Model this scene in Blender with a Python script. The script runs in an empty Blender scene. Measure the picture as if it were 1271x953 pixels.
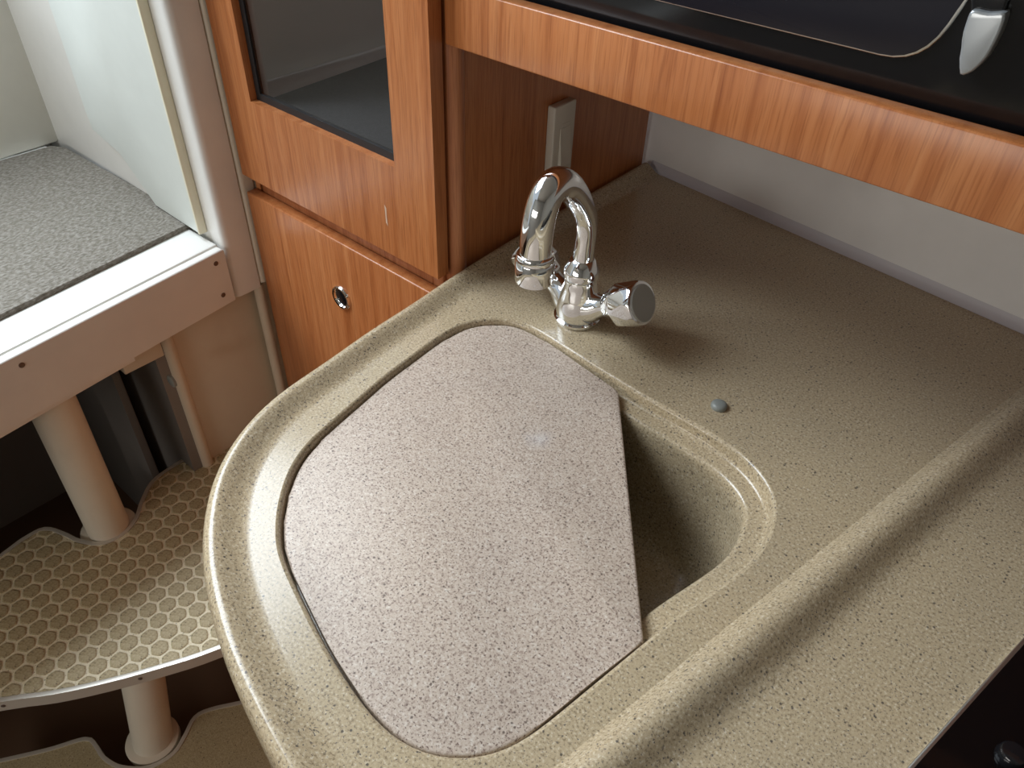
import bpy, bmesh, math, random
import numpy as np
from mathutils import Vector, Matrix
from mathutils.geometry import tessellate_polygon
random.seed(4)
scene = bpy.context.scene
COL = scene.collection

# ------------------------------------------------------------------ camera
F = 952.0; CX, CY = 635.5, 476.5; H = 0.55
def _toc(v):
    v = np.array(v, float); v /= np.linalg.norm(v)
    return np.array([v[0], -v[1], -v[2]])
_Z = -_toc((-45, 1094, F)); _X = -_toc((-1505, -891, F))
_X = _X - _Z * _X.dot(_Z); _X /= np.linalg.norm(_X); _Y = np.cross(_Z, _X)
ROT = np.array([_X, _Y, _Z]); CAM = np.array([0, 0, H])
def hit(p, axis, val):
    d = ROT @ np.array([(p[0] - CX) / F, -(p[1] - CY) / F, -1.0])
    return Vector(CAM + (val - CAM[axis]) / d[axis] * d)
def hz(pts, z): return [hit(p, 2, z) for p in pts]
cam_d = bpy.data.cameras.new('camera'); cam = bpy.data.objects.new('camera', cam_d); COL.objects.link(cam)
cam_d.sensor_width = 36; cam_d.lens = 36 * F / 1271; cam_d.clip_start = 0.01
M4 = Matrix.Identity(4)
for i in range(3):
    for j in range(3): M4[i][j] = ROT[i][j]
M4.translation = Vector(CAM); cam.matrix_world = M4
scene.camera = cam

# ------------------------------------------------------------------ light
w = bpy.data.worlds.new('sky'); scene.world = w; w.use_nodes = True
bg = w.node_tree.nodes['Background']; bg.inputs[0].default_value = (0.80, 0.90, 1.0, 1); bg.inputs[1].default_value = 0.55
def area(name, loc, target, sx, sy, power, col):
    d = bpy.data.lights.new(name, 'AREA'); d.shape = 'RECTANGLE'; d.size = sx; d.size_y = sy; d.energy = power; d.color = col
    o = bpy.data.objects.new(name, d); COL.objects.link(o); o.location = loc
    o.rotation_euler = (Vector(target) - Vector(loc)).to_track_quat('-Z', 'Y').to_euler(); return o
area('companionway_sky_offscreen', (-1.72, 0.18, 1.42), (-0.35, 0.40, 0), 1.6, 0.9, 66, (0.83, 0.92, 1.0))
area('saloon_window_offscreen', (-0.55, -1.70, 0.32), (-0.2, 0.6, 0.25), 1.4, 0.30, 11, (1.0, 0.96, 0.90))
vs = scene.view_settings; vs.view_transform = 'Standard'; vs.look = 'None'; vs.gamma = 1; vs.use_curve_mapping = False; vs.exposure = 0.06

# ------------------------------------------------------------------ materials
def mat(name, color, rough=0.5, metal=0.0, spec=0.5, coat=0.0, coat_r=0.1):
    m = bpy.data.materials.new(name); m.use_nodes = True
    b = m.node_tree.nodes['Principled BSDF']
    b.inputs['Base Color'].default_value = (*color, 1); b.inputs['Roughness'].default_value = rough
    b.inputs['Metallic'].default_value = metal; b.inputs['Specular IOR Level'].default_value = spec
    b.inputs['Coat Weight'].default_value = coat; b.inputs['Coat Roughness'].default_value = coat_r
    return m
def nodes(m): return m.node_tree.nodes, m.node_tree.links, m.node_tree.nodes['Principled BSDF']
def ramp(n, stops, interp='LINEAR'):
    r = n.new('ShaderNodeValToRGB'); r.color_ramp.interpolation = interp
    e = r.color_ramp.elements
    while len(e) < len(stops): e.new(0.5)
    for k, (p, c) in enumerate(stops): e[k].position = p; e[k].color = (*c, 1)
    return r
def coords(n, l, scale, mode='Object'):
    tc = n.new('ShaderNodeTexCoord'); mp = n.new('ShaderNodeMapping'); mp.inputs['Scale'].default_value = scale
    l.new(tc.outputs[mode], mp.inputs['Vector']); return mp.outputs['Vector']
def noise(n, l, vec, scale, detail=2, rough=0.5, dist=0):
    t = n.new('ShaderNodeTexNoise'); t.inputs['Scale'].default_value = scale; t.inputs['Detail'].default_value = detail
    t.inputs['Roughness'].default_value = rough; t.inputs['Distortion'].default_value = dist
    l.new(vec, t.inputs['Vector']); return t
def mix(n, l, kind, fac, a, b):
    x = n.new('ShaderNodeMix'); x.data_type = 'RGBA'; x.blend_type = kind
    if isinstance(fac, (int, float)): x.inputs[0].default_value = fac
    else: l.new(fac, x.inputs[0])
    for k, v in ((6, a), (7, b)):
        if isinstance(v, tuple): x.inputs[k].default_value = (*v, 1)
        else: l.new(v, x.inputs[k])
    return x.outputs[2]
def bump(n, l, b, h, strength, dist=0.001):
    bp = n.new('ShaderNodeBump'); bp.inputs['Strength'].default_value = strength; bp.inputs['Distance'].default_value = dist
    l.new(h, bp.inputs['Height']); l.new(bp.outputs[0], b.inputs['Normal'])

def granite(name, base, light, dark, dark2, rough, sc=1.0, spec=0.5, amt=0.36, speck=0.86):
    m = mat(name, base, rough, spec=spec); n, l, b = nodes(m)
    v = coords(n, l, (1, 1, 1))
    a = noise(n, l, v, 430 * sc, 2, 0.6)
    c1 = ramp(n, [(0.30, dark), (0.47, base), (0.56, base), (0.72, light)]); l.new(a.outputs[0], c1.inputs[0])
    a2 = noise(n, l, v, 500 * sc, 2, 0.6)
    f2 = ramp(n, [(amt - 0.04, (1, 1, 1)), (amt + 0.03, (0, 0, 0))]); l.new(a2.outputs[0], f2.inputs[0])
    out = mix(n, l, 'MIX', f2.outputs[0], c1.outputs[0], dark2)
    vo = n.new('ShaderNodeTexVoronoi'); vo.inputs['Scale'].default_value = 260 * sc; l.new(v, vo.inputs['Vector'])
    f3 = ramp(n, [(0.20, (0.85, 0.85, 0.85)), (0.34, (0, 0, 0))]); l.new(vo.outputs['Distance'], f3.inputs[0])
    sep = n.new('ShaderNodeSeparateColor'); l.new(vo.outputs['Color'], sep.inputs[0])
    f4 = ramp(n, [(speck, (0, 0, 0)), (speck + 0.05, (1, 1, 1))]); l.new(sep.outputs[0], f4.inputs[0])
    f5 = mix(n, l, 'MULTIPLY', 1.0, f3.outputs[0], f4.outputs[0])
    out = mix(n, l, 'MIX', f5, out, tuple(x * 0.6 for x in dark2))
    cl = noise(n, l, v, 7, 2); c2 = ramp(n, [(0.35, (0.94, 0.95, 0.97)), (0.65, (1, 1, 1))]); l.new(cl.outputs[0], c2.inputs[0])
    l.new(mix(n, l, 'MULTIPLY', 1.0, out, c2.outputs[0]), b.inputs['Base Color'])
    return m
COUNTER = granite('speckled_counter', (0.46, 0.36, 0.225), (0.62, 0.53, 0.39), (0.24, 0.18, 0.11), (0.12, 0.10, 0.09), 0.22, 1.0, 0.5, 0.36)
LIDM = granite('pink_speckled_lid', (0.54, 0.435, 0.345), (0.68, 0.60, 0.51), (0.32, 0.235, 0.185), (0.18, 0.12, 0.095), 0.42, 1.0, 0.35, 0.40, 0.84)
def smudge(m, c, r):
    n, l, b = nodes(m); old = b.inputs['Base Color'].links[0].from_socket
    g = n.new('ShaderNodeNewGeometry'); vm = n.new('ShaderNodeVectorMath'); vm.operation = 'DISTANCE'; vm.inputs[1].default_value = c; l.new(g.outputs['Position'], vm.inputs[0])
    ns_ = noise(n, l, g.outputs['Position'], 70, 3); ad = n.new('ShaderNodeMath'); ad.operation = 'MULTIPLY_ADD'; ad.inputs[1].default_value = r * 1.6; l.new(ns_.outputs[0], ad.inputs[0]); l.new(vm.outputs['Value'], ad.inputs[2])
    f = ramp(n, [(0.0, (.45, .45, .45)), (1.0, (0, 0, 0))]); dv = n.new('ShaderNodeMath'); dv.operation = 'DIVIDE'; dv.inputs[1].default_value = r * 1.9; l.new(ad.outputs[0], dv.inputs[0]); l.new(dv.outputs[0], f.inputs[0])
    l.new(mix(n, l, 'MIX', f.outputs[0], old, (0.66, 0.66, 0.68)), b.inputs['Base Color'])
smudge(LIDM, tuple(hit((670, 545), 2, -.006)), 0.016)

def wood(name, light, mid, dark, rough=0.3, scale=(52, 52, 1.5)):
    m = mat(name, mid, rough); n, l, b = nodes(m)
    v = coords(n, l, scale)
    a = noise(n, l, v, 1.6, 5, 0.55, 0.3)
    c = ramp(n, [(0.28, dark), (0.45, mid), (0.68, light)]); l.new(a.outputs[0], c.inputs[0])
    v2 = coords(n, l, (700, 700, 26)); p = noise(n, l, v2, 1.0, 2, 0.5)
    c2 = ramp(n, [(0.32, (0.72, 0.64, 0.58)), (0.52, (1, 1, 1))]); l.new(p.outputs[0], c2.inputs[0])
    v3 = coords(n, l, (6.0, 6.0, 0.55)); wv = n.new('ShaderNodeTexWave'); wv.inputs['Scale'].default_value = 1.7
    wv.inputs['Distortion'].default_value = 5.0; wv.inputs['Detail'].default_value = 2.0; l.new(v3, wv.inputs['Vector'])
    c3 = ramp(n, [(0.0, (0.70, 0.60, 0.52)), (0.07, (0.96, 0.95, 0.94)), (0.2, (1, 1, 1))]); l.new(wv.outputs[1], c3.inputs[0])
    o = mix(n, l, 'MULTIPLY', 0.8, c.outputs[0], c2.outputs[0]); o = mix(n, l, 'MULTIPLY', 0.3, o, c3.outputs[0])
    l.new(o, b.inputs['Base Color']); return m
WOOD = wood('cherry_wood', (0.52, 0.205, 0.075), (0.445, 0.155, 0.050), (0.35, 0.108, 0.031))
WOODEDGE = wood('cherry_edging', (0.50, 0.20, 0.085), (0.42, 0.15, 0.06), (0.33, 0.11, 0.04), 0.35)
def gel(name, c, rough=0.3):
    m = mat(name, c, rough); n, l, b = nodes(m)
    a = noise(n, l, coords(n, l, (1, 1, 1)), 9, 4, 0.6)
    r = ramp(n, [(0.3, tuple(x * 0.94 for x in c)), (0.6, c)]); l.new(a.outputs[0], r.inputs[0]); l.new(r.outputs[0], b.inputs['Base Color'])
    f = noise(n, l, coords(n, l, (1, 1, 1)), 260, 2); bump(n, l, b, f.outputs[0], 0.15, 0.0006)
    return m
WHITE = gel('white_gelcoat', (0.80, 0.79, 0.75)); PANEL = gel('pale_green_white_panel', (0.74, 0.78, 0.74), 0.35)
CREAM = gel('cream_gelcoat', (0.70, 0.64, 0.53), 0.4); BEIGE = gel('beige_liner', (0.64, 0.56, 0.44), 0.5)
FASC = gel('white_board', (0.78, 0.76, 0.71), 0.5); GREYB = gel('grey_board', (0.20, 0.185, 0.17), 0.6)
HULL = gel('glossy_hull_liner', (0.84, 0.83, 0.81), 0.22); SEAL = mat('lilac_grey_sealant', (0.55, 0.53, 0.56), 0.35)
EDGEY = mat('yellowed_panel_edge', (0.80, 0.76, 0.58), 0.5)
CHROME = mat('chrome', (0.86, 0.87, 0.88), 0.06, 1.0); STEEL = mat('brushed_steel', (0.66, 0.66, 0.64), 0.3, 1.0)
RUBBER = mat('black_rubber', (0.012, 0.012, 0.013), 0.5); BLACK = mat('gloss_black', (0.008, 0.008, 0.009), 0.12)
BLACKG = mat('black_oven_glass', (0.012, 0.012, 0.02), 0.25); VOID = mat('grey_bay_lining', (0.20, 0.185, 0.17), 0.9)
SATIN = mat('satin_grey_handle', (0.40, 0.42, 0.43), 0.28, 0.5); GREYP = mat('grey_plug', (0.22, 0.23, 0.21), 0.4)
CAPG = mat('grey_knob_cap', (0.36, 0.36, 0.34), 0.3, 0.2); SWITCH = mat('ivory_switch', (0.62, 0.58, 0.50), 0.4)
DARKF = mat('dark_shelf_lining', (0.09, 0.085, 0.08), 0.8); SCREW = mat('screw_head', (0.16, 0.12, 0.10), 0.4, 0.6)
BROWN = mat('brown_sole_boards', (0.14, 0.08, 0.045), 0.7)
SALOON = gel('oatmeal_saloon_lining', (0.34, 0.31, 0.26), 0.7)
def carpetm():
    m = mat('grey_beige_carpet', (0.4, 0.37, 0.32), 0.95, spec=0.1); n, l, b = nodes(m)
    v = coords(n, l, (1, 0.6, 1)); a = noise(n, l, v, 260, 2, 0.5)
    r = ramp(n, [(0.32, (0.15, 0.135, 0.11)), (0.50, (0.21, 0.19, 0.16)), (0.68, (0.28, 0.26, 0.23))]); l.new(a.outputs[0], r.inputs[0])
    l.new(r.outputs[0], b.inputs['Base Color']); bump(n, l, b, a.outputs[0], 0.8, 0.004); return m
CARPET = carpetm()
PAD = granite('tan_speckled_pad', (0.43, 0.355, 0.205), (0.54, 0.46, 0.30), (0.31, 0.245, 0.13), (0.13, 0.10, 0.06), 0.6)
GROUT = granite('pale_tread_base', (0.76, 0.68, 0.48), (0.82, 0.75, 0.58), (0.66, 0.57, 0.38), (0.32, 0.26, 0.17), 0.6)
TREADP = granite('tan_tread_cover', (0.43, 0.355, 0.205), (0.54, 0.46, 0.30), (0.31, 0.245, 0.13), (0.13, 0.10, 0.06), 0.6)
NOSE = mat('pale_metal_nosing', (0.62, 0.59, 0.52), 0.32, 0.35)
def glassm():
    m = bpy.data.materials.new('smoked_glass'); m.use_nodes = True; n, l = m.node_tree.nodes, m.node_tree.links
    n.remove(n['Principled BSDF']); o = n['Material Output']
    t = n.new('ShaderNodeBsdfTransparent'); t.inputs[0].default_value = (0.80, 0.81, 0.83, 1)
    g = n.new('ShaderNodeBsdfGlossy'); g.inputs['Roughness'].default_value = 0.02
    fr = n.new('ShaderNodeFresnel'); fr.inputs[0].default_value = 1.75
    ge = n.new('ShaderNodeNewGeometry'); mu = n.new('ShaderNodeMath'); mu.operation = 'MULTIPLY'; iv = n.new('ShaderNodeMath'); iv.operation = 'SUBTRACT'; iv.inputs[0].default_value = 1.0
    l.new(ge.outputs['Backfacing'], iv.inputs[1]); l.new(iv.outputs[0], mu.inputs[0]); l.new(fr.outputs[0], mu.inputs[1])
    x = n.new('ShaderNodeMixShader'); l.new(mu.outputs[0], x.inputs[0]); l.new(t.outputs[0], x.inputs[1]); l.new(g.outputs[0], x.inputs[2])
    l.new(x.outputs[0], o.inputs[0]); return m
GLASS = glassm()

# ------------------------------------------------------------------ helpers
def link(name, me, m, parent=None, smooth=False, auto=None):
    o = bpy.data.objects.new(name, me); COL.objects.link(o)
    if m is not None: me.materials.append(m)
    if smooth:
        for p in me.polygons: p.use_smooth = True
        if auto: me.set_sharp_from_angle(angle=math.radians(auto))
    if parent is not None: o.parent = parent
    return o
def mk(name, verts, faces, m, parent=None, smooth=False, auto=None):
    me = bpy.data.meshes.new(name); me.from_pydata([tuple(v) for v in verts], [], faces)
    bm = bmesh.new(); bm.from_mesh(me); bmesh.ops.recalc_face_normals(bm, faces=bm.faces); bm.to_mesh(me); bm.free()
    return link(name, me, m, parent, smooth, auto)
def frombm(name, bm, m, parent=None, smooth=False, auto=40):
    bmesh.ops.recalc_face_normals(bm, faces=bm.faces)
    me = bpy.data.meshes.new(name); bm.to_mesh(me); bm.free(); return link(name, me, m, parent, smooth, auto)
def box(name, lo, hi, m, parent=None, bev=0.0015, seg=2):
    bm = bmesh.new(); bmesh.ops.create_cube(bm, size=1)
    for v in bm.verts: v.co = Vector([lo[i] + (v.co[i] + 0.5) * (hi[i] - lo[i]) for i in range(3)])
    if bev: bmesh.ops.bevel(bm, geom=bm.edges[:], offset=bev, segments=seg, affect='EDGES', profile=0.5)
    return frombm(name, bm, m, parent, bev > 0, 50)
def prism(name, poly, z0, z1, m, parent=None, bev=0.0, seg=2, axis=2):
    """poly: points (Vectors); extruded along axis from z0 to z1"""
    bm = bmesh.new(); vs = []
    for p in poly:
        q = Vector(p); q[axis] = z0; vs.append(bm.verts.new(q))
    f = bm.faces.new(vs); r = bmesh.ops.extrude_face_region(bm, geom=[f])
    for g in r['geom']:
        if isinstance(g, bmesh.types.BMVert): g.co[axis] = z1
    if bev:
        ed = [e for e in bm.edges if abs(e.verts[0].co[axis] - z1) < 1e-6 and abs(e.verts[1].co[axis] - z1) < 1e-6]
        bmesh.ops.bevel(bm, geom=ed, offset=bev, segments=seg, affect='EDGES', profile=0.5)
    return frombm(name, bm, m, parent, True, 45)
def frame_of(d):
    d = Vector(d).normalized(); a = Vector((0, 0, 1)) if abs(d.z) < 0.9 else Vector((1, 0, 0))
    u = d.cross(a).normalized(); return u, d.cross(u).normalized()
def lathe(name, p0, d, prof, m, parent=None, seg=40, auto=35, fac=None):
    """prof: list of (t along d, radius)"""
    p0 = Vector(p0); d = Vector(d).normalized(); u, v = frame_of(d); V = []; Fc = []
    for t, r in prof:
        for k in range(seg):
            a = 2 * math.pi * k / seg; rr = r * (fac(a, t) if fac else 1)
            V.append(p0 + d * t + (u * math.cos(a) + v * math.sin(a)) * rr)
    for i in range(len(prof) - 1):
        for k in range(seg):
            Fc.append((i * seg + k, i * seg + (k + 1) % seg, (i + 1) * seg + (k + 1) % seg, (i + 1) * seg + k))
    Fc.append(tuple(range(seg))); Fc.append(tuple((len(prof) - 1) * seg + k for k in range(seg)))
    return mk(name, V, Fc, m, parent, True, auto)
def tube(name, pts, rad, m, parent=None, seg=24):
    pts = [Vector(p) for p in pts]; n = len(pts); V = []; Fc = []
    u = None
    for i, p in enumerate(pts):
        d = (pts[min(i + 1, n - 1)] - pts[max(i - 1, 0)]).normalized()
        u = frame_of(d)[0] if u is None else (u - d * u.dot(d)).normalized()
        v = d.cross(u); r = rad[i] if isinstance(rad, (list, tuple)) else rad
        for k in range(seg):
            a = 2 * math.pi * k / seg; V.append(p + (u * math.cos(a) + v * math.sin(a)) * r)
    for i in range(n - 1):
        for k in range(seg): Fc.append((i * seg + k, i * seg + (k + 1) % seg, (i + 1) * seg + (k + 1) % seg, (i + 1) * seg + k))
    Fc.append(tuple(range(seg))); Fc.append(tuple((n - 1) * seg + k for k in range(seg)))
    return mk(name, V, Fc, m, parent, True, 50)
def thing(name, label, cat, loc=(0, 0, 0)):
    o = bpy.data.objects.new(name, None); COL.objects.link(o); o.location = loc
    o['label'] = label; o['category'] = cat; o.empty_display_size = 0.05; return o
def adopt(root):
    """children were built in world coordinates: keep them there"""
    for c in root.children: c.matrix_parent_inverse = Matrix.Translation(-root.location)
def tag(o, label, cat): o['label'] = label; o['category'] = cat; return o
def struct(o): o['kind'] = 'structure'; return o
def spline(pts, step, closed=False):
    P = [Vector(p) for p in pts]; n = len(P); out = []
    for i in range(n if closed else n - 1):
        if closed: p0, p1, p2, p3 = P[i - 1], P[i], P[(i + 1) % n], P[(i + 2) % n]
        else: p0, p1, p2, p3 = P[max(i - 1, 0)], P[i], P[i + 1], P[min(i + 2, n - 1)]
        k = max(1, int((p2 - p1).length / step))
        for j in range(k):
            t = j / k; out.append(0.5 * ((2 * p1) + (p2 - p0) * t + (2 * p0 - 5 * p1 + 4 * p2 - p3) * t * t + (3 * p1 - p0 - 3 * p2 + p3) * t ** 3))
    if not closed: out.append(P[-1])
    return out
def smooth_loop(P, it, closed=True):
    for _ in range(it):
        n = len(P); Q = []
        for i in range(n):
            if not closed and i in (0, n - 1): Q.append(P[i]); continue
            Q.append(P[i] * 0.5 + (P[i - 1] + P[(i + 1) % n]) * 0.25)
        P = Q
    return P
def offset(P, d, closed=True):
    """moves points to the left of travel by d (in xy)"""
    n = len(P); Q = []
    for i in range(n):
        a = P[i - 1] if (closed or i > 0) else P[i]; b = P[(i + 1) % n] if (closed or i < n - 1) else P[i]
        t = (b - a); t.z = 0; t.normalize(); Q.append(P[i] + Vector((-t.y, t.x, 0)) * d)
    return Q
def area2(P): return sum(P[i - 1].x * P[i].y - P[i].x * P[i - 1].y for i in range(len(P)))
def setz(P, z): return [Vector((p.x, p.y, z)) for p in P]
def strips(name, loops, m, parent=None, closed=True, cap_last=False, auto=None):
    n = len(loops[0]); V = [p for L in loops for p in L]; Fc = []
    for i in range(len(loops) - 1):
        for k in range(n if closed else n - 1):
            Fc.append((i * n + k, i * n + (k + 1) % n, (i + 1) * n + (k + 1) % n, (i + 1) * n + k))
    if cap_last: Fc.append(tuple((len(loops) - 1) * n + k for k in range(n)))
    return mk(name, V, Fc, m, parent, True, auto)
def rounded_poly(cs, r, seg=6):
    """cs corner list (Vectors, planar), radius per corner"""
    out = []; n = len(cs)
    for i in range(n):
        a, b, c = Vector(cs[i - 1]), Vector(cs[i]), Vector(cs[(i + 1) % n]); rr = r[i] if isinstance(r, (list, tuple)) else r
        if rr <= 0: out.append(b); continue
        p, q = b + (a - b).normalized() * rr, b + (c - b).normalized() * rr
        for k in range(seg + 1):
            t = k / seg; out.append(p * (1 - t) ** 2 + b * 2 * t * (1 - t) + q * t * t)
    return out

YC = 0.578          # face of the cabinet doors
XS = -0.600         # wooden side panel beside the counter
XB = -1.038         # bulkhead plane
def wall_y(x): return 1.047 + (0.985 - 1.047) / 0.624 * (x + 0.627)

# ------------------------------------------------------------------ setting
o = struct(box('floor', (-1.9, -1.8, -1.02), (1.8, 1.2, -1.0), BROWN, bev=0))
xr = 0.9
o = struct(mk('wall_back', [(XS - .03, wall_y(XS - .03), -0.2), (xr, wall_y(xr), -0.2), (xr, wall_y(xr) + 0.06, 0.9), (XS - .03, wall_y(XS - .03) + 0.06, 0.9),
                       (XS - .03, wall_y(XS - .03) + .15, -0.2), (xr, wall_y(xr) + .15, -0.2), (xr, wall_y(xr) + 0.15, 0.9), (XS - .03, wall_y(XS - .03) + 0.15, 0.9)],
       [(0, 1, 2, 3), (4, 5, 6, 7), (0, 1, 5, 4), (3, 2, 6, 7), (0, 3, 7, 4), (1, 2, 6, 5)], HULL))
# sealant fillet between counter and hull liner
pr = [(0.0, 0.0), (0.012, 0.0), (0.006, 0.003), (0.003, 0.008), (0.0, 0.015)]
V = []
for x in (XS + .012, 0.62):
    for dy, z in pr: V.append((x, wall_y(x) + 0.0125 - dy, z - 0.0005))
struct(mk('trim_1', V, [(i, (i + 1) % 5, 5 + (i + 1) % 5, 5 + i) for i in range(5)] + [tuple(range(5)), tuple(range(5, 10))], SEAL, None, True, 40))
struct(box('ceiling', (-1.03, -1.8, 1.3), (1.8, 1.2, 1.36), gel('beige_headliner', (0.42, 0.39, 0.34), 0.8), bev=0))
struct(box('wall_right', (1.75, -1.8, -1.0), (1.8, 1.2, 1.3), SALOON, bev=0))
struct(box('wall_front', (-1.9, -1.85, -1.0), (1.8, -1.8, 1.3), SALOON, bev=0))

# ------------------------------------------------------------------ countertop
top = thing('galley_countertop', 'beige speckled solid-surface galley countertop with raised rim and moulded sink', 'countertop', (-0.2, 0.5, -0.03))
op = [(507, 380), (450, 416), (406, 448), (356, 481), (324, 506), (293, 540), (271, 575), (255, 613), (248, 650), (246, 675), (249, 714), (260, 761), (274, 815), (294, 860), (313, 898), (338, 952)]
out = hz(op, 0.006)
out = [Vector((XS + .001, wall_y(XS) - .005, 0)), Vector((XS + .002, 0.85, 0)), Vector((XS + .005, 0.70, 0)), Vector((XS + .010, 0.59, 0))] + out + \
      [out[-1] + (out[-1] - out[-3]).normalized() * .05 + Vector((.003, 0, 0)), Vector((-0.165, -0.03, 0)), Vector((0.0, -0.085, 0)), Vector((0.2, -0.13, 0)), Vector((0.62, -0.16, 0))]
out = smooth_loop(spline(setz(out, 0), 0.012), 6, False)
prof = [(0.0035, -0.034), (0.0, -0.030), (0.0, -0.006), (0.0008, 0.002), (0.003, 0.008), (0.006, 0.0115), (0.010, 0.0128), (0.014, 0.0118), (0.019, 0.0088), (0.025, 0.0048), (0.030, 0.0020), (0.034, 0.0007), (0.038, 0.0001), (0.040, 0.0)]
loops = [setz(offset(out, d, False), z) for d, z in prof]
strips('rim', loops, COUNTER, top, False)
inner = loops[-1]
LIDZ = -0.006
lp = [(353, 680), (352, 657), (356, 625), (368, 588), (387, 559), (419, 529), (450, 502), (482, 474), (514, 450), (545, 427), (570, 411.5), (592, 404.5), (617, 402.7), (640, 405), (665, 416), (690, 432), (730, 460), (768, 486)]
lp2 = [(799.5, 795), (740, 842), (700, 875), (655, 911), (625, 928), (595, 937), (562, 938.5), (530, 933), (498, 917), (467, 888), (440, 852), (410, 804), (380, 745), (361, 705)]
lidA = spline(hz(lp, LIDZ), 0.008); lidB = spline(hz(lp2, LIDZ), 0.008)
# opening contour at counter level
A_ = hz(lp[:-2], 0); B_ = hz(lp2[1:], 0)
sr = hz([(763, 466), (815, 497), (886, 537), (929, 568), (952, 594), (965, 622), (964, 650), (952, 679), (929, 707), (886, 738), (839, 771)], 0)
left = A_ + [None] + B_
core = hz(lp, LIDZ)[:-2] + sr + hz(lp2, LIDZ)[1:]
nA = len(lp) - 2; nS = len(sr)
sgn = 1 if area2(setz(core, 0)) > 0 else -1
offd = offset(setz(core, 0), -sgn * 0.0068)
op_ = [offd[i] if (i < nA or i >= nA + nS) else Vector((core[i].x, core[i].y, 0)) for i in range(len(core))]
opn = smooth_loop(spline(op_, 0.008, True), 4)
if area2(opn) < 0: opn.reverse()
ip = [(0.0, 0.0), (0.0012, -0.0004), (0.0026, -0.0016), (0.0036, -0.0036), (0.0042, -0.007), (0.0050, -0.012), (0.0065, -0.0148), (0.009, -0.016), (0.021, -0.0163), (0.0235, -0.0170), (0.0255, -0.0192), (0.027, -0.024), (0.0285, -0.05), (0.032, -0.12)]
iloops = [setz(offset(opn, d), z) for d, z in ip]
lidpts = setz(lidA + lidB, 0)
moat = [min((q - Vector((p.x, p.y, 0))).length for q in lidpts) < .0105 for p in opn]
for k_ in (6,):                                   # groove added round the lid so its gap turns dark
    for i_, f_ in enumerate(moat):
        if f_: iloops[k_][i_].z = -0.026
cen = sum(iloops[-1], Vector()) / len(iloops[-1])
for s, z in ((0.955, -0.142), (0.90, -0.152), (0.82, -0.157), (0.4, -0.160), (0.02, -0.162)):
    iloops.append(setz([cen + (p - cen) * s for p in iloops[-1 if s > 1 else len(ip) - 1]], z))
strips('sink_basin', iloops, COUNTER, top, True, True)
# flat field between rim, wall and opening
outer = inner + [Vector((0.62, wall_y(0.62), 0)), Vector((XS + .041, wall_y(XS + .041), 0))]
outer[0] = Vector((outer[0].x, wall_y(outer[0].x) - .003, 0))
flat = [outer, list(opn)]
tris = tessellate_polygon(flat); allv = outer + list(opn)
mk('worktop', allv, [tuple(t) for t in tris], COUNTER, top)
# raised bead between sink bay and cooker bay
ra, rb = hit((710, 953), 2, 0.012), hit((1271, 490), 2, 0.012)
dr = (rb - ra).normalized(); dr.z = 0; dr.normalize(); nr = Vector((dr.y, -dr.x, 0))
ra = ra - dr * 0.29; lim = rb + dr * 0.1
bp = [(-0.012, -0.001), (-0.011, 0.0), (-0.008, 0.002), (-0.005, 0.0065), (-0.001, 0.0115), (0.004, 0.0150), (0.010, 0.0164), (0.016, 0.0155), (0.022, 0.0122), (0.028, 0.0078), (0.034, 0.0038), (0.040, 0.0014), (0.046, 0.0004), (0.052, 0.0001), (0.058, 0.00003)]
L1, L2 = [], []
nseg = 8
bl = []
for d, z in bp:
    a_ = ra + nr * d; b_ = lim + nr * d
    yb = wall_y(b_.x); b_ = a_ + dr * ((yb - a_.y) / dr.y * 0.999)
    bl.append([Vector(((a_.lerp(b_, k / nseg)).x, (a_.lerp(b_, k / nseg)).y, z)) for k in range(nseg + 1)])
strips('raised_bead', bl, COUNTER, top, False)
adopt(top)
# base unit under the counter
bo = setz(offset(out, 0.03, False), -0.034)[::3] + [Vector((0.6, .90, 0)), Vector((XS + .035, .98, 0))]
bu = thing('galley_base_unit', 'curved cherry wood base unit under the speckled countertop', 'cabinet', (-0.1, 0.4, -1.0))
bm = bmesh.new()
lo = [bm.verts.new((p.x, p.y, -0.95)) for p in bo]; hi = [bm.verts.new((p.x, p.y, -0.0345)) for p in bo]
for i in range(len(bo)): bm.faces.new((lo[i - 1], lo[i], hi[i], hi[i - 1]))
frombm('body', bm, WOOD, bu, True, 40)
ko = setz(offset(out, 0.07, False), -0.034)[::3] + [Vector((0.58, .88, 0)), Vector((XS + .08, .96, 0))]
prism('plinth', ko, -1.0, -0.95, BROWN, bu)
adopt(bu)

# sink lid
def lid():
    A = setz(lidA, 0); B = setz(lidB, 0)
    poly = A + B
    bm = bmesh.new(); vs = [bm.verts.new((p.x, p.y, -0.0158)) for p in poly]
    f = bm.faces.new(vs); r = bmesh.ops.extrude_face_region(bm, geom=[f])
    for g in r['geom']:
        if isinstance(g, bmesh.types.BMVert): g.co.z = LIDZ
    ed = [e for e in bm.edges if all(abs(v.co.z - LIDZ) < 1e-6 for v in e.verts)]
    bmesh.ops.bevel(bm, geom=ed, offset=0.0028, segments=3, affect='EDGES', profile=0.5)
    return frombm('sink_lid', bm, LIDM, None, True, 60)
tag(lid(), 'pinkish grey speckled sink lid with one cut-off corner, lying in the sink recess', 'sink lid')

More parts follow.
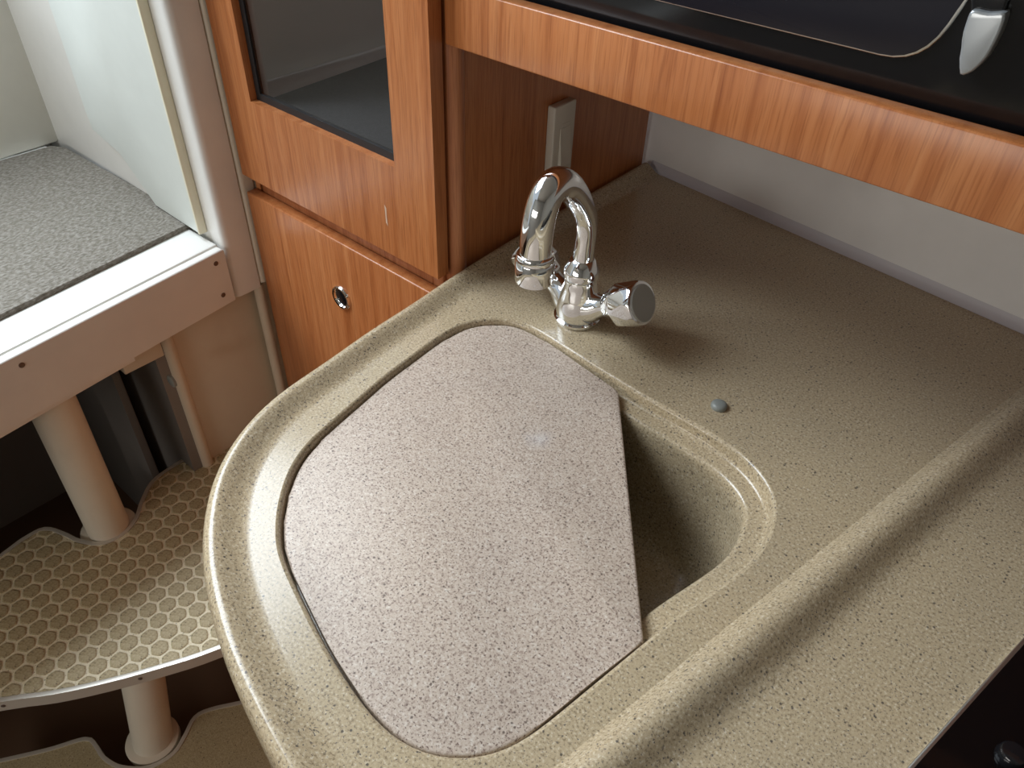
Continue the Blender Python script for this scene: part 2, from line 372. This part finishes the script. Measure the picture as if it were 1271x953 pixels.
# ------------------------------------------------------------------ mixer tap
P0 = hit((716, 394), 2, 0)
tap = thing('mixer_tap', 'chrome two-handle mixer tap with swan-neck spout standing behind the sink', 'tap', P0)
PV = lambda x, y, z: P0 + Vector((x, y, z))
lathe('base_ring', P0, (0, 0, 1), [(0, .0275), (.002, .0285), (.005, .0285), (.0065, .0265)], CHROME, tap)
lathe('body', P0, (0, 0, 1), [(.005, .0255), (.012, .0262), (.024, .0262), (.034, .0235), (.045, .0205), (.052, .0195), (.058, .0195), (.0605, .0185)], CHROME, tap)
lathe('collar', P0, (0, 0, 1), [(.0605, .0175), (.061, .0205), (.066, .0212), (.071, .0205), (.078, .0165), (.0825, .0145), (.084, .0125)], CHROME, tap)
sq = [(727.8, 289.7), (727.5, 272), (722, 255.0), (712, 238), (702, 228.5), (692, 226.5), (683.5, 233), (676, 247), (670.5, 265), (667, 285), (665.2, 303), (664.5, 318)]
sq = [hit(p, 0, P0.x) for p in sq]
sps = spline([PV(0, 0, .075), PV(0, 0, .095)] + sq, 0.004)
sps = smooth_loop(sps, 2, False)
rr = []
for i in range(len(sps)):
    t = i / (len(sps) - 1); rr.append(0.0120 if t < 0.16 else 0.0120 + (0.0170 - 0.0120) * min(1, (t - 0.16) / 0.50))
tube('spout', sps, rr, CHROME, tap, 32)
ae = sps[-1]
lathe('aerator', ae + Vector((0, 0, .005)), (0, 0, -1), [(0, .0165), (.0015, .0195), (.005, .0208), (.008, .0205), (.009, .0212), (.031, .0212), (.034, .0203), (.034, .0165), (.031, .0160)], CHROME, tap)
for sx in (1, -1):
    d = Vector((sx * 1.0, 0, 0.56)).normalized()
    s0 = PV(sx * 0.006, 0, 0.018)
    lathe('handle_stem', s0, d, [(0, .0205), (.014, .0195), (.022, .0165), (.028, .0140), (.036, .0128), (.046, .0135)], CHROME, tap)
    u, v = frame_of(d); kv = []; n8 = 8
    for t, r, ph in ((0, .0140, 0), (.004, .0185, .5), (.020, .0262, 0), (.042, .0262, .5)):
        for q in range(n8):
            a = 2 * math.pi * (q + ph) / n8; kv.append(s0 + d * (0.040 + t) + (u * math.cos(a) + v * math.sin(a)) * r)
    for q in range(32):
        a = 2 * math.pi * q / 32; kv.append(s0 + d * 0.0905 + (u * math.cos(a) + v * math.sin(a)) * .0250)
    kf = [tuple(range(n8))]
    for r in range(3):
        for q in range(n8):
            A0, A1, B0, B1 = r * n8 + q, r * n8 + (q + 1) % n8, (r + 1) * n8 + q, (r + 1) * n8 + (q + 1) % n8
            if r % 2 == 0: kf += [(A0, A1, B0), (A1, B1, B0)]
            else: kf += [(A0, B1 - n8 + n8, B0) if False else (A0, B0, (r + 1) * n8 + (q - 1) % n8), (A0, A1, B0)]
    for q in range(n8):
        base = 3 * n8 + q; nxt = 3 * n8 + (q + 1) % n8; st0 = (q * 4 + 2) % 32
        ids = [4 * n8 + (st0 + e) % 32 for e in range(5)]
        kf += [(base, ids[e], ids[e + 1]) for e in range(2)] + [(base, ids[2], nxt)] + [(nxt, ids[e], ids[e + 1]) for e in range(2, 4)]
    kf.append(tuple(4 * n8 + q for q in range(32)))
    k = mk('knob', kv, kf, CHROME, tap)
    bm = bmesh.new(); bm.from_mesh(k.data); bmesh.ops.bevel(bm, geom=[e for e in bm.edges if e.calc_face_angle(0) > .2], offset=.0012, segments=2, affect='EDGES', profile=.5); bm.to_mesh(k.data); bm.free()
    for pgn in k.data.polygons: pgn.use_smooth = True
    k.data.set_sharp_from_angle(angle=math.radians(25))
    c = lathe('cap', s0 + d * 0.0902, d, [(0, .0215), (.0012, .0215), (.0022, .0205), (.0022, .002)], CAPG, k, 48, 30)
adopt(tap)
for k in [c for c in tap.children]:
    for g in k.children: g.matrix_parent_inverse = k.matrix_parent_inverse.copy() @ Matrix.Identity(4)
bpy.context.view_layer.update()
for k in tap.children:
    for g in k.children: g.matrix_parent_inverse = k.matrix_world.inverted()

b0 = hit((892, 505), 2, 0)
o = lathe('hole_plug', b0, (0, 0, 1), [(0, .0085), (.0025, .0088), (.0045, .0080), (.0058, .0055), (.0062, .002)], GREYP, None, 24, 60)
tag(o, 'small round grey plug button on the worktop behind the open sink corner', 'plug')

# ------------------------------------------------------------------ tall cabinet
XL, XR = -1.033, -0.6035
cab = thing('galley_cabinet', 'tall cherry wood cabinet with glazed door, drawer and side panel beside the counter', 'cabinet', ((XL + XR) / 2, 0.8, -1.0))
T = 0.018; ZT = 0.95; yF = YC + 0.0195; yB = 1.04
zg = -0.016                       # gap between door and drawer
# carcass boards
box('side_board', (XL, yF, -1.0), (XL + .012, yB, ZT), WOOD, cab)
prism('side_panel', [Vector((XR - .0165, yF + .03, 0)), Vector((XR + .0025, yF + .03, 0)), Vector((XR + .0025, wall_y(XR), 0)), Vector((XR - .0165, wall_y(XR), 0))], -1.0, ZT, WOOD, cab)
box('back_board', (XL + T, yB - .012, -1.0), (XR - .017, yB, ZT), HULL, cab)
tube('edge_moulding', [Vector((XR - .004, yF + .018, z)) for z in (-1.0, ZT)], 0.0135, WOODEDGE, cab, 20)
box('corner_stile', (XR - .03, yF, -1.0), (XR - .010, yF + .018, ZT), WOODEDGE, cab)
fz = 0.126
la, lb = Vector((-.984, .60, fz)), Vector((-1.013, 1.02, fz)); dl = (lb - la); dl.z = 0; dl.normalize(); la = la + dl * ((yF + .004 - la.y) / dl.y); lb = la + dl * ((yB - .014 - la.y) / dl.y); nl = Vector((-dl.y, dl.x, 0))
lprof = [(-.004, fz - .001), (0, fz + .02), (0, .598), (.004, .598), (.004, fz - .001)]
lf = [(-.014, fz + .0003), (-.008, fz + .003), (-.003, fz + .009), (0, fz + .02), (0, .598), (.004, .598), (.004, fz + .0003)]
VV = [Vector((q.x, q.y, z)) + nl * d for q in (la, lb) for d, z in lf]; nf = len(lf)
mk('inner_liner', VV, [(k, (k + 1) % nf, nf + (k + 1) % nf, nf + k) for k in range(nf)] + [tuple(range(nf)), tuple(range(nf, 2 * nf))], HULL, cab, True, 40)
box('shelf', (XL + T, yF + .002, fz - .018), (XR - .017, yB - .012, fz), DARKF, cab)
box('shelf_top', (XL + T, yF + .002, 0.60), (XR - .017, yB - .012, 0.618), HULL, cab)
# door: frame around the pane
wl, wr, wb, wt = -0.968, -0.672, 0.132, 0.56
dz0, dz1 = 0.0015, 0.72
dx0, dx1 = XL + .002, XR
def ring(name, a, b, y0, y1, m, parent, bev):
    bm = bmesh.new(); L = []
    for y in (y0, y1):
        for (x0, z0, x1, z1) in (a, b):
            L.append([bm.verts.new((x, y, z)) for x, z in ((x0, z0), (x1, z0), (x1, z1), (x0, z1))])
    for k in range(4):
        j = (k + 1) % 4
        bm.faces.new((L[0][k], L[0][j], L[1][j], L[1][k])); bm.faces.new((L[2][k], L[2][j], L[3][j], L[3][k]))
        bm.faces.new((L[0][k], L[0][j], L[2][j], L[2][k])); bm.faces.new((L[1][k], L[1][j], L[3][j], L[3][k]))
    if bev:
        ed = [e for e in bm.edges if all(abs(v.co.y - y0) < 1e-6 for v in e.verts) and e.calc_face_angle(0) > 0.5]
        bmesh.ops.bevel(bm, geom=ed, offset=bev, segments=2, affect='EDGES', profile=0.5)
    return frombm(name, bm, m, parent, True, 40)
door = ring('door', (dx0, dz0, dx1, dz1), (wl, wb, wr, wt), YC, YC + .019, WOOD, cab, .0015)
g = ring('gasket', (wl, wb, wr, wt), (wl + .010, wb + .010, wr - .001, wt - .008), YC + .011, YC + .017, RUBBER, door, 0)
gp = box('glass_pane', (wl + .001, YC + .0125, wb + .001), (wr - .0005, YC + .0155, wt - .001), GLASS, door, 0)
sc = hit((479, 268), 1, YC - .0003)
mk('scuff', [sc + Vector((-.0015, 0, .016)), sc + Vector((.002, 0, .012)), sc + Vector((.0014, 0, 0)), sc + Vector((.0025, 0, -.014)), sc + Vector((-.001, 0, -.010)), sc + Vector((-.0008, 0, .002))], [(0, 1, 2, 5), (5, 2, 3, 4)], mat('pale_scuff', (0.62, 0.44, 0.32), 0.6), door)
dw = box('drawer', (dx0, YC, -0.62), (dx1, YC + .019, -0.0275), WOOD, cab, .0025, 3)
box('rail', (XL + T, yF, -0.06), (XR - .03, yF + .018, 0.05), WOODEDGE, cab)
lk = hit((424.5, 369), 1, YC)
r_ = lathe('finger_ring', lk, (0, -1, 0), [(0, .0200), (.002, .0200), (.0038, .0185), (.0035, .0155), (.0005, .0140)], CHROME, dw, 32, 40)
lathe('ring_recess_dark', lk, (0, -1, 0), [(0, .0135), (.0006, .0135), (.0014, .0115), (.0016, .002)], BLACK, dw, 24, 40)  # black disc paints the dark recess inside the finger ring
box('lower_drawer', (dx0, YC, -0.985), (dx1, YC + .019, -0.63), WOOD, cab, .0025, 3)
adopt(cab)
bpy.context.view_layer.update()
for k in (door, dw):
    for gg in k.children: gg.matrix_parent_inverse = k.matrix_world.inverted()

# light switch on the side panel
xs = XR + .0025
swt = thing('light_switch', 'ivory rocker light switch on the wooden side panel behind the tap', 'switch', (xs, 0.80, 0.125))
box('switch_plate', (xs, .783, .062), (xs + .013, .829, .172), SWITCH, swt, .0022, 3)
rk = [(xs + .013, .140), (xs + .0135, .140), (xs + .0185, .088), (xs + .013, .088)]
bm = bmesh.new()
v0 = [bm.verts.new((x, .797, z)) for x, z in rk]; v1 = [bm.verts.new((x, .818, z)) for x, z in rk]
bm.faces.new(v0); bm.faces.new(v1)
for i in range(4): bm.faces.new((v0[i - 1], v0[i], v1[i], v1[i - 1]))
frombm('rocker', bm, SWITCH, swt)
box('indicator_slot', (xs + .0125, .800, .1415), (xs + .0135, .816, .1455), SWITCH, swt, 0)
adopt(swt)

# ------------------------------------------------------------------ oven shelf and oven
YB = 0.598; zb, zt = 0.287, 0.345
sh = thing('oven_shelf', 'cherry wood shelf with deep front board carrying the black oven', 'shelf', (-0.1, YB, zb))
box('front_board', (XR + .003, YB, zb), (0.75, YB + .018, zt), WOOD, sh, .0016)
box('shelf_board', (XR + .003, YB + .018, zb + .018), (0.75, .97, zb + .036), WOODEDGE, sh, .001)
adopt(sh)
yo = YB + .024; oz = zb + .036
ov = thing('built_in_oven', 'glossy black oven with dark window and curved grey grip on the wooden shelf', 'oven', (-0.3, yo, oz))
ox0, ox1 = -0.585, -0.060
box('casing', (ox0, yo + .03, oz + .006), (0.10, .94, oz + .30), BLACK, ov, .004)
for px in (ox0 + .05, 0.05):
    for py in (yo + .07, .88): lathe('foot', (px, py, oz), (0, 0, 1), [(0, .012), (.007, .012)], RUBBER, ov, 16)
def front(pts, r): return rounded_poly([Vector((x, 0, z)) for x, z in pts], r)
# door slab with stepped lower edge
dr_ = box('oven_door', (ox0, yo, oz + .012), (ox1, yo + .028, oz + .30), BLACK, ov, .006, 4)
box('bottom_strip', (ox0, yo + .004, oz + .004), (ox1, yo + .03, oz + .0112), BLACK, ov, .002, 3)
wpoly = front([(ox0 + .05, oz + .048), (-0.142, oz + .048), (-0.120, oz + .125), (-0.120, oz + .25), (ox0 + .05, oz + .25)], [.012, .030, .02, .02, .02])
prism('window_bezel', [p + Vector((0, 0, 0)) for p in wpoly], yo + .001, yo - .003, STEEL, dr_, .001, 2, 1)
wc = sum(wpoly, Vector()) / len(wpoly)
wp2 = [p + (wc - p).normalized() * 0.0022 for p in wpoly]
prism('window_pane', wp2, yo - .0005, yo - .0035, BLACKG, dr_, .0004, 2, 1)
# grip: scooped grey bow at the door's side
gpx = [(1189, 96), (1207, 90), (1225, 72), (1241, 42), (1250, 14), (1227, 17), (1205, 11), (1198, 28), (1192, 60)]
gq = []
for a_, b_ in zip(gpx, gpx[1:] + gpx[:1]):
    for e in range(3): gq.append(hit((a_[0] + (b_[0] - a_[0]) * e / 3, a_[1] + (b_[1] - a_[1]) * e / 3), 1, yo - .012))
gq = smooth_loop(gq, 1)
armp = [hit(p, 1, yo - .006) for p in ((1203, 60), (1236, 45), (1252, 0), (1262, -60), (1225, -60), (1204, 0))]
prism('grip_arm', armp, yo + .001, yo - .006, BLACK, dr_, .002, 3, 1)
prism('grip', gq, yo + .002, yo - .012, SATIN, dr_, .0018, 3, 1)
box('control_panel', (ox1 + .002, yo + .001, oz + .010), (0.10, yo + .028, oz + .30), BLACK, ov, .004, 3)
lathe('timer_knob', (0.02, yo + .002, oz + .09), (0, -1, 0), [(0, .02), (.012, .018), (.015, .016)], SATIN, ov, 32)
adopt(ov); bpy.context.view_layer.update()
for k in (dr_,):
    for gg in k.children: gg.matrix_parent_inverse = k.matrix_world.inverted()

# ------------------------------------------------------------------ cooktop at the right of the counter
sa, sb = hit((1125, 953), 2, 0.004), hit((1271, 790), 2, 0.004)
ds = (sb - sa); ds.z = 0; ds.normalize(); ns = Vector((ds.y, -ds.x, 0))
c0 = sa - ds * 0.20; c1 = sb + ds * 0.20; wd = 0.42
ct = thing('cooktop', 'black glass cooktop with polished metal edge set in the speckled counter', 'cooktop', (c0 + c1) / 2)
def slab(name, poly, z0, z1, m, parent, bev): return prism(name, setz(poly, 0), z0, z1, m, parent, bev)
slab('edge_trim', [c0 + ns * 0.0, c1, c1 + ns * wd, c0 + ns * wd], 0.0, 0.0042, STEEL, ct, .0018)
slab('glass_top', [c0 + ns * .0032 + ds * .0032, c1 + ns * .0032 - ds * .0032, c1 + ns * (wd - .0032) - ds * .0032, c0 + ns * (wd - .0032) + ds * .0032], 0.003, 0.0048, mat('black_cooktop_glass', (0.004, 0.003, 0.003), 0.10, spec=0.25), ct, .0004)
kb = hit((1253, 940), 2, 0.006)
lathe('control_knob', (kb.x, kb.y, 0.0047), (0, 0, 1), [(0, .0095), (.002, .010), (.008, .009), (.0095, .008), (.010, .003)], BLACK, ct, 32)
adopt(ct)

# ------------------------------------------------------------------ bulkhead and berth platform
# jamb post
jb = rounded_poly([Vector((-1.16, .523, 0)), Vector((XB, .523, 0)), Vector((XB, .572, 0)), Vector((-1.16, .572, 0))], [0, .012, .002, 0], 8)
struct(prism('trim_2', jb, -0.207, .60, WHITE))
tr = rounded_poly([Vector((-1.06, .5725, 0)), Vector((XB + .002, .5725, 0)), Vector((XB + .003, .5975, 0)), Vector((-1.06, .5975, 0))], [0, .008, .004, 0], 5)
struct(box('wall_filler', (-1.10, .5985, -1.0), (-1.036, .66, .6), BEIGE, bev=0))
struct(box('wall_corner', (-1.09, .574, -1.0), (-1.0445, .598, -.201), BEIGE, bev=0))
struct(prism('trim_3', tr, -0.200, .60, CREAM))
# berth platform
zs = -0.108
pf = thing('berth_platform', 'white moulded berth platform with screwed front board beside the cabinet', 'platform', (-1.3, 0.1, zs))
def pz(p, z): return hit(p, 2, z)
e1, e0 = pz((277, 309), zs), pz((0, 451), zs)      # front top edge, right and left
dE = (e0 - e1).normalized(); eL = e1 + dE * 1.0
nE = Vector((-dE.y, dE.x, 0));  nE = nE if nE.x < 0 else -nE
i1, iL = e1 + nE * .016, eL + nE * .016
prism('front_board', [e1, i1, iL, eL], zs - .098, zs, FASC, pf, .003)
prism('front_board_lip', [e1 + nE * .010 + dE * .19, i1 + nE * .01 + dE * .19, iL + nE * .01, eL + nE * .010], zs - .112, zs - .098, FASC, pf)
far = -1.639
prism('sill', [i1 + nE * .001 + Vector((0, .002, 0)), Vector((far, .50, 0)), Vector((far, iL.y, 0)), iL + nE * .001], zs - .03, zs + .002, WHITE, pf, .004)
for px in ((268, 327), (277, 366), (27, 453)):
    s = None
    d = ROT @ np.array([(px[0] - CX) / F, -(px[1] - CY) / F, -1.0]); d = Vector(d); c = Vector(CAM)
    t = (e1 - c).dot(nE) / d.dot(nE); s = c + d * t
    lathe('screw', s, -nE, [(0, .004), (.0008, .004), (.0014, .0025)], SCREW, pf, 16)
adopt(pf)
cp = [pz(p, zs + .010) for p in ((243, 274), (0, 391))]
dC = (cp[1] - cp[0]).normalized()
cl = cp[0] + dC * 1.0
cpoly = [cp[0], cl, Vector((-1.56, cl.y, 0)), Vector((-1.575, .40, 0)), Vector((-1.575, .500, 0)), Vector((-1.55, .515, 0)), Vector((-1.33, .523, 0))]
o = prism('carpet', setz(cpoly, 0), zs + .0022, zs + .011, CARPET, None, .002)
tag(o, 'grey-beige woven carpet piece lying on the white berth platform', 'carpet')
# white moulding behind carpet corner, side panel and far panel
sp_ = thing('side_locker_panel', 'pale greenish white panel with yellowed edge beside the berth carpet', 'panel', (-1.2, .51, 0))
pts = [hit(p, 1, .512) for p in ((240, 270), (185, 224), (150, 190), (116, 160))]
zlo = zs + .012
pp = [Vector((-1.084, 0, zlo)), Vector((-1.215, 0, zlo + .002)), Vector((pts[2].x, 0, pts[2].z)), Vector((pts[3].x, 0, pts[3].z)), Vector((pts[3].x - .004, 0, pts[3].z + .03)), Vector((pts[3].x - .004, 0, .58)), Vector((-1.084, 0, .58))]
prism('panel_sheet', pp, .522, .510, PANEL, sp_, .001, 2, 1)
box('panel_edge', (-1.0838, .508, zlo), (-1.079, .5225, .58), EDGEY, sp_, .001)
box('edge_seam', (pts[3].x - .0085, .5205, pts[3].z + .03), (pts[3].x - .0045, .5235, .58), SCREW, sp_, 0)
adopt(sp_)
struct(box('wall_side', (-1.95, .524, -0.2), (-1.07, .57, 0.60), WHITE, bev=.004))
struct(box('wall_left', (-1.70, -1.0, -0.2), (-1.64, .524, .6), WHITE, bev=.01))
xf = -1.60
fp = [hit(p, 0, xf) for p in ((44, 0), (95, 148), (93, 156), (70, 176), (0, 201))]
poly = [Vector((0, fp[0].y, .58))] + [Vector((0, q.y, max(q.z, zs + .003))) for q in fp] + [Vector((0, -.9, zs + .003)), Vector((0, -.9, .58))]
o = prism('far_locker_panel', poly, xf - .016, xf, gel('cream_white_panel', (0.74, 0.73, 0.66), .45), None, .002, 2, 0)
tag(o, 'cream white panel with rounded lower corner standing behind the berth carpet', 'panel')

# below the platform: liner, bead, bay
struct(box('wall_liner', (-1.09, .405, -1.0), (-1.066, .60, -0.19), BEIGE, bev=.004))
struct(tube('trim_4', [Vector((-1.062, .398, z)) for z in (-1.0, -0.19)], 0.011, BEIGE, None, 16))
struct(tube('trim_5', [Vector((-1.048, .572, z)) for z in (-1.0, -0.205)], 0.009, BEIGE, None, 16))
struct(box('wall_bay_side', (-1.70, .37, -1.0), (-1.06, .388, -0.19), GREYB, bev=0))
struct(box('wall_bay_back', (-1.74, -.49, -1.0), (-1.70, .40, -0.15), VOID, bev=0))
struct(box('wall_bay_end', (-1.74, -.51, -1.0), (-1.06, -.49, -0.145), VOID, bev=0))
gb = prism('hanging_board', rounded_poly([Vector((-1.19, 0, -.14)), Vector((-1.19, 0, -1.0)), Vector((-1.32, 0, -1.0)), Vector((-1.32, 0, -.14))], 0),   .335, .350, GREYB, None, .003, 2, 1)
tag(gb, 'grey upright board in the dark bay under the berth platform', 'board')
bb = box('cleat', (-1.085, .318, -0.262), (-1.058, .3865, -0.2), BEIGE, None, .002)
tag(bb, 'beige wooden block under the platform front board beside the liner', 'block')
lt = lathe('latch', hit((215, 472), 1, .370), (0, -1, 0), [(0, .011), (.004, .011), (.006, .008)], GREYP, None, 20)
tag(lt, 'small oval catch on the grey bay wall beneath the platform', 'catch')

# ------------------------------------------------------------------ companionway steps
st = thing('companionway_steps', 'curved companionway steps with hexagon-patterned upper tread, metal nosings and white posts', 'steps', (-0.95, 0.1, -1.0))
def inside(p, P):
    c = False; n = len(P)
    for i in range(n):
        a, b = P[i - 1], P[i]
        if (a.y > p.y) != (b.y > p.y) and p.x < (b.x - a.x) * (p.y - a.y) / (b.y - a.y) + a.x: c = not c
    return c
def nearest(p, P):
    best = None; bd = 1e9
    for i in range(len(P)):
        a, b = P[i - 1], P[i]; ab = b - a; L = ab.length_squared
        t = 0 if L == 0 else max(0, min(1, (p - a).dot(ab) / L)); q = a + ab * t; d = (q - p).length
        if d < bd: bd = d; best = q
    return best, bd
def tread(back, frontp, z, thick, m, hexes):
    """back: left to right, frontp: right to left, both world points"""
    bs = spline(setz(back, 0), .008); fs = spline(setz(frontp, 0), .02)
    P = bs + fs
    if area2(P) < 0: P.reverse()
    t = prism('tread', P, z - thick, z - .002, m, st)
    # metal nosing: a band along the whole outline
    lo = [setz(P, z - thick - .002), setz(offset(P, -.004), z - thick - .002), setz(offset(P, -.004), z), setz(P, z + .0006), setz(offset(P, .003), z + .0002), setz(offset(P, .003), z - .004)]
    strips('nosing', lo, NOSE, t, True, False, 40)
    if hexes:
        inn = offset(P, .0035); s = 0.0136; pitch = PITCH
        R1, R2 = s * 1.0, s * .84; NS = 12
        def ngon(r): return [(r * (1 if k % 2 == 0 else .925) * math.cos(2 * math.pi * k / NS), r * (1 if k % 2 == 0 else .925) * math.sin(2 * math.pi * k / NS)) for k in range(NS)]
        def build(o1, o2):
            n = len(o1); V = [(x, y, -.001) for x, y in o1] + [(x, y, .0006) for x, y in o1] + [(x, y, .0014) for x, y in o2]
            Fc = [(r * n + k, r * n + (k + 1) % n, (r + 1) * n + (k + 1) % n, (r + 1) * n + k) for r in (0, 1) for k in range(n)] + [tuple(range(2 * n, 3 * n))]
            me = bpy.data.meshes.new('hex_pad'); me.from_pydata(V, [], Fc); me.materials.append(PAD); return me
        me = build(ngon(R1), ngon(R2))
        ang = HEXA; ux = Vector((math.cos(ang), math.sin(ang), 0)); uy = Vector((-ux.y, ux.x, 0))
        org = sum(P, Vector()) / len(P); cnt = 0
        for i in range(-30, 31):
            for j in range(-30, 31):
                c = org + ux * (i * pitch * .866) + uy * ((j + (i % 2) * .5) * pitch)
                q, d = nearest(c, inn); ins = inside(c, inn)
                if not ins and d > R1 * .7: continue
                if hit_px(c, z)[0] < -25 or hit_px(c, z)[0] > 330: continue
                mm = me
                if d < R1:
                    nrm = (c - q).normalized() if ins else (q - c).normalized()
                    def lim(pts, mg):
                        res = []
                        for x, y in pts:
                            w_ = c + ux * x + uy * y; e = (w_ - q).dot(nrm)
                            if e < mg: w_ = w_ + nrm * (mg - e)
                            f_ = w_ - c; res.append((f_.dot(ux), f_.dot(uy)))
                        return res
                    mm = build(lim(ngon(R1), 0), lim(ngon(R2), .0015))
                o = bpy.data.objects.new('hex_pad', mm); COL.objects.link(o); o.parent = t
                o.location = (c.x, c.y, z - .0018); o.rotation_euler = (0, 0, ang); cnt += 1
    return t, P
def hit_px(P, z):
    c = ROT.T @ (np.array([P.x, P.y, z]) - CAM); return CX + F * c[0] / -c[2], CY - F * c[1] / -c[2]
Z1, Z2 = -0.53, -0.86; PITCH = 0.0287; HEXA = math.radians(-28)
bk = hz([(0, 690), (30, 668), (55, 656), (78, 662), (98, 671), (125, 674), (150, 664), (168, 645), (178, 618), (192, 595), (225, 572), (262, 552), (300, 537)], Z1)
bk = [bk[0] + (bk[0] - bk[1]).normalized() * .14] + bk + [bk[-1] + Vector((.03, .08, 0))]
fr = hz([(270, 803), (200, 826), (130, 845), (65, 859), (0, 868)], Z1)
fr = [Vector((-0.70, .48, 0)), Vector((-0.665, .34, 0))] + fr + [Vector((-0.98, -.20, 0))]
t1, T1 = tread(bk, fr, Z1, .022, GROUT, True)
bk2 = hz([(0, 944), (60, 930), (105, 917), (118, 925), (128, 940), (150, 952), (185, 952), (215, 935), (230, 912), (242, 890), (262, 880), (310, 869)], Z2)
bk2 = [bk2[0] + (bk2[0] - bk2[1]).normalized() * .1] + bk2 + [bk2[-1] + Vector((.06, .10, 0))]
fr2 = [Vector((-0.60, .38, 0)), Vector((-0.62, .20, 0)), Vector((-0.70, .0, 0)), Vector((-0.82, -.16, 0)), Vector((-0.95, -.26, 0))]
t2, T2 = tread(bk2, fr2, Z2, .022, TREADP, False)
# posts
q0 = hit((134, 652), 2, Z1); q1 = Vector((-1.062, .208, -0.2))
tube('post', [q0 + Vector((0, 0, -.012)), q0.lerp(q1, .5), q1], 0.0335, CREAM, st, 36)
h0 = hit((188, 915), 2, Z2); hA = hit((178, 845), 2, -.70); h1 = h0 + (hA - h0) * ((Z1 - .02 - Z2) / (-.70 - Z2))
tube('post', [h0 + Vector((0, 0, -.012)), h0.lerp(h1, .5), h1], 0.034, CREAM, st, 36)
h2 = h0 + Vector((.03, 0, 0))
for c, z in ((q0, Z1), (h0, Z2)):
    pl = [c + Vector((math.cos(a) * .046, math.sin(a) * .046, 0)) for a in [k * math.pi / 20 for k in range(40)]]
    prism('post_flange', setz(pl, 0), z - .020, z - .004, CREAM, st, .002)
tube('post', [Vector((h0.x + .1, h0.y, -1.0)), Vector((h0.x + .1, h0.y, Z2 - .02))], 0.034, CREAM, st, 24)
for px in ((174, 843), (4, 876)):
    s = hit(px, 2, Z1 - .011); q, d_ = nearest(Vector((s.x, s.y, 0)), offset(T1, -.004)); dirn = (q - sum(T1, Vector()) / len(T1)); dirn.z = 0
    nn = [(a, b) for a, b in ()]
    lathe('screw', Vector((q.x, q.y, Z1 - .011)), Vector((.75, -.62, 0)), [(-.001, .003), (.001, .003), (.0014, .002)], SCREW, t1, 12)
adopt(st); bpy.context.view_layer.update()
for k in st.children:
    for gg in k.children: gg.matrix_parent_inverse = k.matrix_world.inverted()
for ob in bpy.data.objects:
    if '_w' in ob: del ob['_w']
